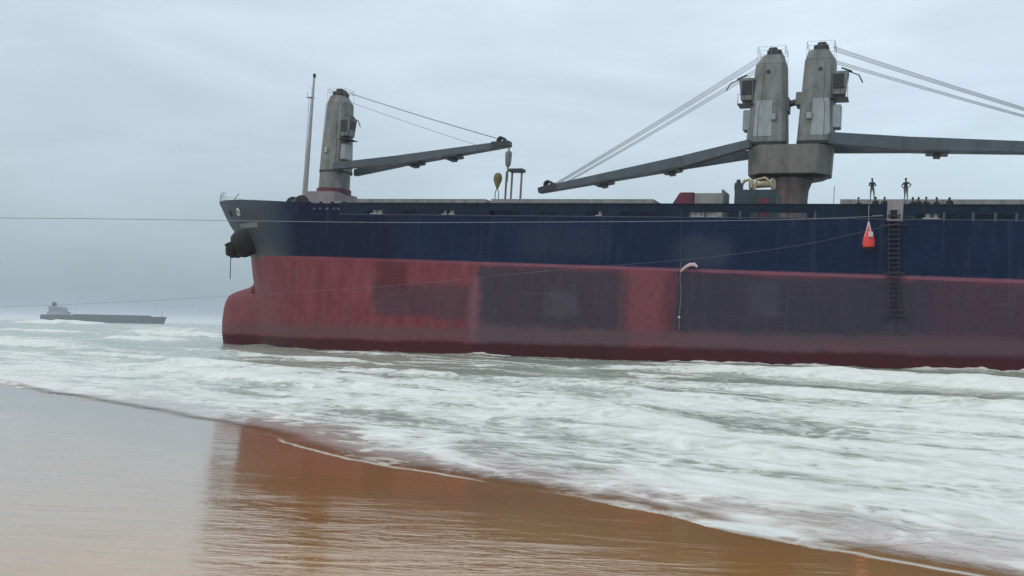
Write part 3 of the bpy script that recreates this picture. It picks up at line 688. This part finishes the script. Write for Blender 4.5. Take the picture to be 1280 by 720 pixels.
def surf(L, z, off=0.0):
    """point on the port shell, pushed out by off, and its outward normal"""
    e = .05; b = float(hb(L, z)); db = (float(hb(L+e, z))-float(hb(L-e, z)))/(2*e); dbz = (float(hb(L, z+e))-float(hb(L, z-e)))/(2*e)
    n = Vector((-db, 1, -dbz)).normalized(); return Vector((L, b, z))+n*off, n
def shell_plate(name, L0, L1, z0, z1, off, mat, par=None, n=6):
    m = MB(); vs_ = []
    for j in range(2):
        for i in range(n+1):
            L = L0+(L1-L0)*i/n; vs_.append(surf(L, z0 if j == 0 else z1, off)[0])
    for j in range(2):
        for i in range(n+1):
            L = L0+(L1-L0)*i/n; vs_.append(surf(L, z0 if j == 0 else z1, .001)[0])
    k = n+1; fs = [(i, i+1, k+i+1, k+i) for i in range(n)]+[(i, i+1, 2*k+i+1, 2*k+i) for i in range(n)]+[(k+i, k+i+1, 3*k+i+1, 3*k+i) for i in range(n)]+[(0, k, 3*k, 2*k), (n, k+n, 3*k+n, 2*k+n)]
    m.add(vs_, fs); return m.build(name, mat, par or ship)
# mooring ports in the bow bulwark
for L, z_, rim in ((67.2, 11.85, M_navy2), (64.6, 11.75, M_white)):
    p, n = surf(L, z_, .03); m = MB(); m.torus(p, .36, .10, n, 18, 8); o = m.build('mooring_port', rim, ship, smooth=True)
    m = MB(); a = n.orthogonal().normalized(); b = n.cross(a); m.add([p+(a*math.cos(t*math.pi/8)+b*math.sin(t*math.pi/8))*.36 for t in range(16)], [tuple(range(16))]); m.build('port_opening', M_black, o)
shell_plate('bow_name_band', 60.9, 65.2, 10.05, 10.55, .02, plain('worn_white_lettering', (.15, .16, .165), .6, 0, .5))
# row of small worn welded letters, too blurred to read, on the forecastle plating
for i, L in enumerate((52.6, 51.9, 51.1, 50.2, 49.7)):
    p, n = surf(L, 11.85); m = MB(); m.box(L-.10-.05*(i % 3), L+.13, p.y+.002, p.y+.02, 11.74+.03*(i % 2), 11.95); m.build('worn_letter', plain('faded_letter_paint', (.062, .068, .10), .6, 0, .5), ship)
# anchor pocket and anchor
p, n = surf(64.1, 8.75, 0)
u_ = Vector((0, 0, 1)); u_ = (u_-n*u_.dot(n)).normalized(); v_ = n.cross(u_)
m = MB(); ring = []
prof = [(1.35, -.6), (1.42, .45), (1.40, 1.1), (1.15, 1.6), (.7, 1.85), (.2, 1.9)]
vs_ = [p+n*d_+(u_*math.cos(2*math.pi*j/24)*1.08+v_*math.sin(2*math.pi*j/24))*r_ for r_, d_ in prof for j in range(24)]
m.add(vs_, [(i*24+j, i*24+(j+1) % 24, (i+1)*24+(j+1) % 24, (i+1)*24+j) for i in range(5) for j in range(24)]+[tuple(range(120, 144))])
pk = m.build('anchor_bolster', M_black, ship, smooth=True)
m = MB(); a0 = p+n*1.35
fw = Vector((.75, .55, -.15)).normalized()
m.beam(a0, a0+fw*.7, .6, .6); c_ = a0+fw*.7-Vector((0, 0, .4))
m.beam(c_-u_*.85, c_+u_*.85, .6, .7)
for s in (1, -1):
    m.beam(c_+u_*s*.7, c_+u_*s*.8-fw*.9+n*.3, .6, .4, .2, .2)
m.lathe([(.15, -.75), (.55, -.55), (.62, .2), (.35, .6)], c_, 12)
m.build('anchor', M_black, ship, bevel=.05)
m = MB(); m.tube([c_-Vector((0, 0, .3)), c_-Vector((.05, 0, 1.4)), c_-Vector((.14, 0, 3.2))], .045, 6); m.build('anchor_chain', M_dark, ship)
# boarding gate in the bulwark
m = MB(); m.box(-1.75, -1.35, HBM+.003, HBM+.12, 11.25, 12.75); m.box(-.85, -.62, HBM+.003, HBM+.12, 11.25, 12.75); m.box(-1.35, -.85, HBM+.003, HBM+.10, 12.0, 12.75); m.box(-1.75, -.62, HBM+.003, HBM+.5, 11.12, 11.25)
gt = m.build('boarding_gate', M_pale, ship, bevel=.02)
m = MB(); m.box(-1.35, -.85, HBM+.004, HBM+.03, 11.26, 12.0); m.build('gate_opening', M_black, gt)

# ------------------------------------------------------------------ things hung on the ship side
HD = rad(156.4)
M_rope = plain('weathered_rope', (.26, .25, .25), .8)
M_tar = plain('tarred_rope', (.05, .055, .06), .8)
M_tread = plain('dark_ladder_tread', (.012, .014, .024), .7)
top = world(-1.1, 12.22, 11.9)
lad = empty('rope_ladder', top, (0, 0, HD)); tag(lad, 'dark rope boarding ladder hanging down the hull from the pale boarding gate', 'ladder')
for s in (-.36, .36):
    m = MB(); m.tube([(s, .02, .1), (s, .02, -7.6)], .022, 6); m.build('side_rope', M_tar, lad)
tread = None
for k in range(21):
    if tread is None:
        m = MB(); m.box(-.46, .46, -.05, .10, -.05, .05); tread = m.build('tread', M_tread, lad, bevel=.01); o = tread
    else: o = tread.copy(); C.objects.link(o); o.parent = lad
    o.location = (0, 0, -.35-.36*k)
for zz, w in ((-1.05, .95), (-4.75, .75), (-7.95, .95)):
    m = MB(); m.box(-w, w, -.06, .08, zz-.06, zz+.06); m.build('spreader_bar', M_tread, lad, bevel=.01)

top = world(.66, 12.75, 11.75)
M_redc = plain('bright_red_canvas', (.62, .040, .028), .7, 0, .15); M_pinkw = plain('pale_sling_webbing', (.55, .40, .41), .8)
bag = empty('lifting_bag', top, (0, 0, HD)); tag(bag, 'bright red lifting bag with pale sling lowered against the navy hull', 'lifting bag')
m = MB()
m.lathe([(.27, 0), (.42, .08), (.45, .35), (.40, .75), (.28, 1.15), (.15, 1.4), (.10, 1.5)], (0, 0, -2.75), 16, 1.0, .75); m.build('bag_body', M_redc, bag, smooth=True)
m = MB(); m.lathe([(.22, -.22), (.34, -.1), (.38, .04)], (0, 0, -2.75), 16, 1.0, .75); m.build('bag_bottom', M_black, bag, smooth=True)
m = MB()
for a in range(4):
    cx_, cy_ = .34*math.cos(a*1.57+.6), .25*math.sin(a*1.57+.6); m.tube([(cx_, cy_, -1.95), (cx_*.55, cy_*.55, -1.45), (0, 0, -.75)], .055, 6)
m.build('sling', M_pinkw, bag)
m = MB(); m.box(-.32, .02, .32, .40, -1.95, -1.55); m.build('reflective_flap', M_pinkw, bag, bevel=.02)
m = MB(); m.tube([(0, 0, -.75), (0, 0, .0), (.0, -.55, .62), (0, -.9, .65)], .022, 6); m.build('lowering_line', M_rope, bag)

top = world(15.2, 12.12, 11.3)
hl = empty('hanging_line', top, (0, 0, HD)); tag(hl, 'thin pale line with a snagged rag hanging down the red and slate hull', 'rope')
m = MB(); m.tube([(0, -.05, .9), (0, .03, .2), (.0, .05, -2), (-.02, .08, -3.8)], .014, 6); m.build('upper_line', M_tar, hl)
m = MB(); m.tube([(-.02, .08, -3.8), (.0, .08, -4.4), (.05, .06, -5.2), (-.06, .08, -6.4), (.02, .06, -7.5), (.10, .06, -8.6), (.06, .07, -9.4)], .018, 6); m.build('line', M_rope, hl)
m = MB(); m.tube([(-.02, .1, -4.55), (-.35, .14, -4.25), (-.75, .14, -4.02), (-1.15, .14, -4.0), (-1.4, .14, -4.2)], [.07, .13, .15, .17, .10], 8); m.build('rag', M_pinkw, hl, smooth=True)
m = MB(); m.lathe([(.02, -.1), (.10, -.05), (.10, .08), (.02, .12)], (.09, .08, -8.4), 10); m.build('knot', M_white, hl, smooth=True)

# long ropes ----------------------------------------------------------------------------
def rope(name, pts, r, mat, label):
    P = [Vector(p) for p in pts]; out = []
    for i in range(len(P)-1):            # Catmull-Rom
        p0 = P[max(i-1, 0)]; p1 = P[i]; p2 = P[i+1]; p3 = P[min(i+2, len(P)-1)]
        for k in range(10):
            t = k/10; out.append(.5*((2*p1)+(-p0+p2)*t+(2*p0-5*p1+4*p2-p3)*t*t+(-p0+3*p1-3*p2+p3)*t**3))
    out.append(P[-1]); m = MB(); m.tube(out, r, 6); o = m.build(name, mat, smooth=True); tag(o, label, 'rope'); return o
M_lineg = plain('grey_mooring_rope', (.20, .22, .25), .8); M_linep = plain('pale_mooring_rope', (.16, .14, .15), .8)
rope('mooring_rope', [tuple(world(.4, 12.02, 11.6)), (27.31, 65.50, 11.28), (21.34, 65.20, 10.88), (15.34, 65.00, 10.62), (3.44, 64.50, 10.23), (-9.45, 64.00, 9.88), (-21.26, 63.50, 9.72), (-29.43, 63.00, 9.61), (-36.61, 62.50, 9.46), (-50.46, 62.00, 9.20), (-74.69, 61.00, 8.75), (-130, 58, 8.0)], .021, M_lineg,
     'upper taut grey rope running from the ship deck past the bow to the left')
rope('mooring_rope', [tuple(world(-1.9, 12.02, 11.5)), (29.36, 64.50, 10.96), (24.46, 64.00, 9.62), (20.21, 63.50, 8.67), (12.59, 63.00, 7.54), (2.82, 62.50, 6.51), (-4.52, 62.00, 5.59), (-10.07, 61.50, 4.98), (-19.95, 61.00, 4.14), (-27.47, 60.50, 3.56), (-34.86, 60.00, 3.10), (-47.66, 59.00, 2.57), (-70.52, 58.00, 1.99), (-130, 55, -.6)], .008, M_linep,
     'lower faint slanting rope crossing the red hull and sinking towards the sea on the left')

# ------------------------------------------------------------------ people on deck
def skin_mesh(name, nodes, edges, mats, sub=1):
    me = bpy.data.meshes.new(name); me.from_pydata([n[0] for n in nodes], edges, [])
    o = bpy.data.objects.new(name, me); C.objects.link(o)
    md = o.modifiers.new('skin', 'SKIN'); md.use_smooth_shade = True
    for i, n in enumerate(nodes):
        sv_ = me.skin_vertices[0].data[i]; r = n[1]; sv_.radius = r if isinstance(r, tuple) else (r, r); sv_.use_root = (i == 0)
    s2 = o.modifiers.new('sub', 'SUBSURF'); s2.levels = sub; s2.render_levels = sub
    dg = bpy.context.evaluated_depsgraph_get(); ev = o.evaluated_get(dg); nm = bpy.data.meshes.new_from_object(ev)
    o.modifiers.clear(); o.data = nm
    nm.materials.clear()
    for m_ in mats: nm.materials.append(m_)
    return o
M_skin = plain('dark_skin', (.07, .04, .028), .55); M_hair = plain('black_hair', (.012, .010, .009), .8)
def cloth(name, c): return plain(name, c, .85, 0, .25)
def person(loc, face, arms, shirt, trousers, label, group=None, lean=0.0, stance=.13, h=1.74, seat=False):
    k = h/1.74; A = {}
    nodes = []; edges = []
    def N(p, r): nodes.append((Vector(p)*k, (r[0]*k, r[1]*k) if isinstance(r, tuple) else r*k)); return len(nodes)-1
    def E(a, b): edges.append((a, b))
    pel = N((0, 0, .93), (.155, .115)); wa = N((lean*.3, 0, 1.10), (.14, .10)); ch = N((lean*.7, 0, 1.30), (.17, .115)); ne = N((lean, 0, 1.455), (.07, .07)); nk = N((lean+.01, 0, 1.52), .058)
    hd = N((lean+.02, 0, 1.60), (.085, .095)); ht = N((lean+.015, 0, 1.69), (.075, .085))
    for a, b in ((pel, wa), (wa, ch), (ch, ne), (ne, nk), (nk, hd), (hd, ht)): E(a, b)
    no = N((lean+.10, 0, 1.615), .022); E(hd, no)
    for s in (1, -1):
        hp = N((0, s*.10, .86), .10); kn = N((.03 if s > 0 else .0, s*stance, .49), .065); an = N((-.02, s*(stance+.02), .10), .045); toe = N((.15, s*(stance+.05), .035), .038)
        E(pel, hp); E(hp, kn); E(kn, an); E(an, toe)
        sh = N((lean*.85, s*.19, 1.40), .065); E(ch, sh)
        if arms == 'hips': el = (lean*.5-.08, s*.40, 1.16); wr = (.06, s*.20, .98); fg = (.10, s*.13, .96)
        elif arms == 'folded': el = (lean*.5+.02, s*.29, 1.13); wr = (.22+lean*.4, s*.02, 1.18+.03*s); fg = (.20+lean*.4, -s*.12, 1.20+.03*s)
        elif arms == 'down': el = (lean*.4-.02, s*.27, 1.12); wr = (.06, s*.28, .88); fg = (.09, s*.27, .76)
        else: el = (lean*.5+.12, s*.27, 1.14); wr = (.36+lean*.5, s*.20, 1.10); fg = (.45+lean*.5, s*.19, 1.08)
        e_ = N(el, .047); w_ = N(wr, .033); f_ = N(fg, .028); E(sh, e_); E(e_, w_); E(w_, f_)
        th = N((wr[0]*.5+fg[0]*.5+.02, wr[1]*.5+fg[1]*.5-s*.02, wr[2]*.5+fg[2]*.5+.04), .016); E(w_, th)
    o = skin_mesh('person', nodes, edges, [M_skin, shirt, trousers, M_black])
    co = np.empty(len(o.data.polygons)*3); o.data.polygons.foreach_get('center', co); co = co.reshape(-1, 3)/k
    mi = np.zeros(len(co), int); mi[(co[:, 2] < 1.49) & (co[:, 2] > .99)] = 1
    wrz = (np.abs(co[:, 1]) > .18) & (co[:, 2] < .99); mi[(co[:, 2] <= .99)] = 2; mi[co[:, 2] < .085] = 3
    if arms == 'down': mi[(np.abs(co[:, 1]) > .235) & (co[:, 2] < .90) & (co[:, 2] > .6)] = 0
    if arms in ('rail',): mi[(co[:, 0] > .33+lean*.5) & (co[:, 2] > .9)] = 0
    o.data.polygons.foreach_set('material_index', mi.astype(np.int32)); o.data.update()
    m = MB(); m.lathe([(.02, .115), (.062, .095), (.09, .045), (.094, -.01), (.075, -.05)], (lean-.012, 0, 1.665), 14, 1.05*k, .95*k)
    m.build('hair', M_hair, o, smooth=True)
    o.location = loc; o.rotation_euler = (0, 0, face)
    tag(o, label, 'person', group); return o
CAMDIR = HD+rad(90)      # facing the beach
def at(L, t, z): return world(L, t, z)
HZ = 13.34
person(at(.58, 8.2, HZ), CAMDIR+.4, 'folded', cloth('dark_teal_shirt', (.02, .032, .036)), cloth('grey_trousers', (.13, .14, .14)), 'person in dark shirt standing with arms folded on the hatch left of the boarding gate', 'people on the ship deck')
person(at(-1.92, 8.2, HZ), CAMDIR-.5, 'hips', cloth('black_shirt', (.008, .009, .014)), cloth('worn_grey_trousers', (.11, .10, .10)), 'person in black top standing on the hatch just right of the boarding gate', 'people on the ship deck', stance=.10, h=1.72)
DK = ZD
crowd = [(1.42, 11.2, 1.60, 'down', (.015, .018, .026), 'person in dark top behind the bulwark above the red lifting bag, leftmost head'),
         (.12, 11.3, 1.76, 'rail', (.012, .016, .022), 'person in dark top leaning at the bulwark below the person with folded arms'),
         (-.48, 11.3, 1.72, 'rail', (.010, .012, .020), 'person in dark top at the bulwark touching the left post of the boarding gate'),
         (-2.46, 11.2, 1.70, 'down', (.014, .014, .02), 'person in dark top close behind the right post of the boarding gate'),
         (-2.92, 11.2, 1.74, 'rail', (.010, .012, .016), 'person leaning at the bulwark in dark clothes, second head right of the boarding gate'),
         (-3.40, 11.3, 1.68, 'rail', (.012, .014, .02), 'person in dark top, third head right of the boarding gate'),
         (-4.10, 11.2, 1.71, 'down', (.014, .016, .024), 'person in dark top at the bulwark, fourth head right of the boarding gate'),
         (-4.98, 11.0, 1.86, 'down', (.02, .022, .026), 'tall thin person standing apart at the bulwark, rightmost of the crew')]
for i, (L, t, h_, arms, c, lab) in enumerate(crowd):
    person(at(L, t, DK), CAMDIR+random.uniform(-.7, .7), arms, cloth('dark_work_shirt', c), cloth('dark_trousers', (.015, .016, .02)), lab, 'people on the ship deck', lean=.12 if arms == 'rail' else .02, h=h_)

# ------------------------------------------------------------------ far cargo ship
FY = 1270.0
far = empty('bulk_carrier', (-586, FY, 0), (0, 0, rad(2))); far.scale = (.92, .92, .92)
tag(far, 'distant dark bulk carrier under way on the horizon beyond the surf', 'ship')
M_fh = painted('far_ship_hull', (.022, .040, .056), .6, .2, .2, .1); M_fs = painted('far_ship_house', (.26, .29, .36), .6, .2, .15, .1)
m = MB(); n_ = 30; vv = []
for zz, fl in ((-4, -6), (0, -3), (4, -2), (9.5, 0), (11.2, 1.5)):
    for s in (1, -1):
        for i in range(n_):
            k = i/(n_-1); L = -95+k*(190+fl) if True else 0
            b = 15*(1-max(0, (k-.86)/.14)**2)*(1-.35*max(0, (.10-k)/.10)**2); vv.append((L, s*b, zz))
for r_ in range(4):
    for s in range(2):
        a = (r_*2+s)*n_; b = ((r_+1)*2+s)*n_; m.add([], []); m.f += [(a+i, a+i+1, b+i+1, b+i) for i in range(n_-1)]; m.mi += [0]*(n_-1)
m.v = vv
t0 = 8*n_; m.f += [tuple([t0+i for i in range(n_)]+[t0+n_+i for i in range(n_)][::-1])]; m.mi += [0]
m.f += [tuple([r_*2*n_ for r_ in range(5)]+[(r_*2+1)*n_ for r_ in range(5)][::-1])]; m.mi += [0]
m.build('hull', M_fh, far, smooth=True)
m = MB(); m.box(-84, -58, -13, 13, 11, 16); m.box(-82, -62, -11, 11, 16, 21.5); m.box(-82, -67, -14, 14, 21.5, 24); m.build('deckhouse', M_fs, far, bevel=.3)
m = MB(); m.box(-81, -76, -3, 3, 24, 30); m.box(-80, -77.5, -2, 2, 30, 31.5); m.build('funnel', M_fh, far, bevel=.3)
for a in (-45, -22, 1, 24, 47):
    m = MB(); m.box(a, a+20, -11, 11, 11.0, 12.8); m.build('hatch_cover', M_fh, far, bevel=.2)
m = MB(); m.tube([(88, 0, 11), (88, 0, 18)], .5, 6); m.build('foremast', M_fh, far)

# ------------------------------------------------------------------ sea haze
hz = MB(); hz.box(-9500, 9500, -9500, 9500, -8, 36)
g = G('haze'); g.t.nodes.remove(g.p)
pv = g.n('ShaderNodeVolumePrincipled'); pv.inputs['Color'].default_value = (.86, .91, .97, 1); pv.inputs['Density'].default_value = .00022; pv.inputs['Anisotropy'].default_value = .1
g.link(pv.outputs[0], g.out.inputs['Volume'])
tag(hz.build('haze', g.m), kind='stuff')
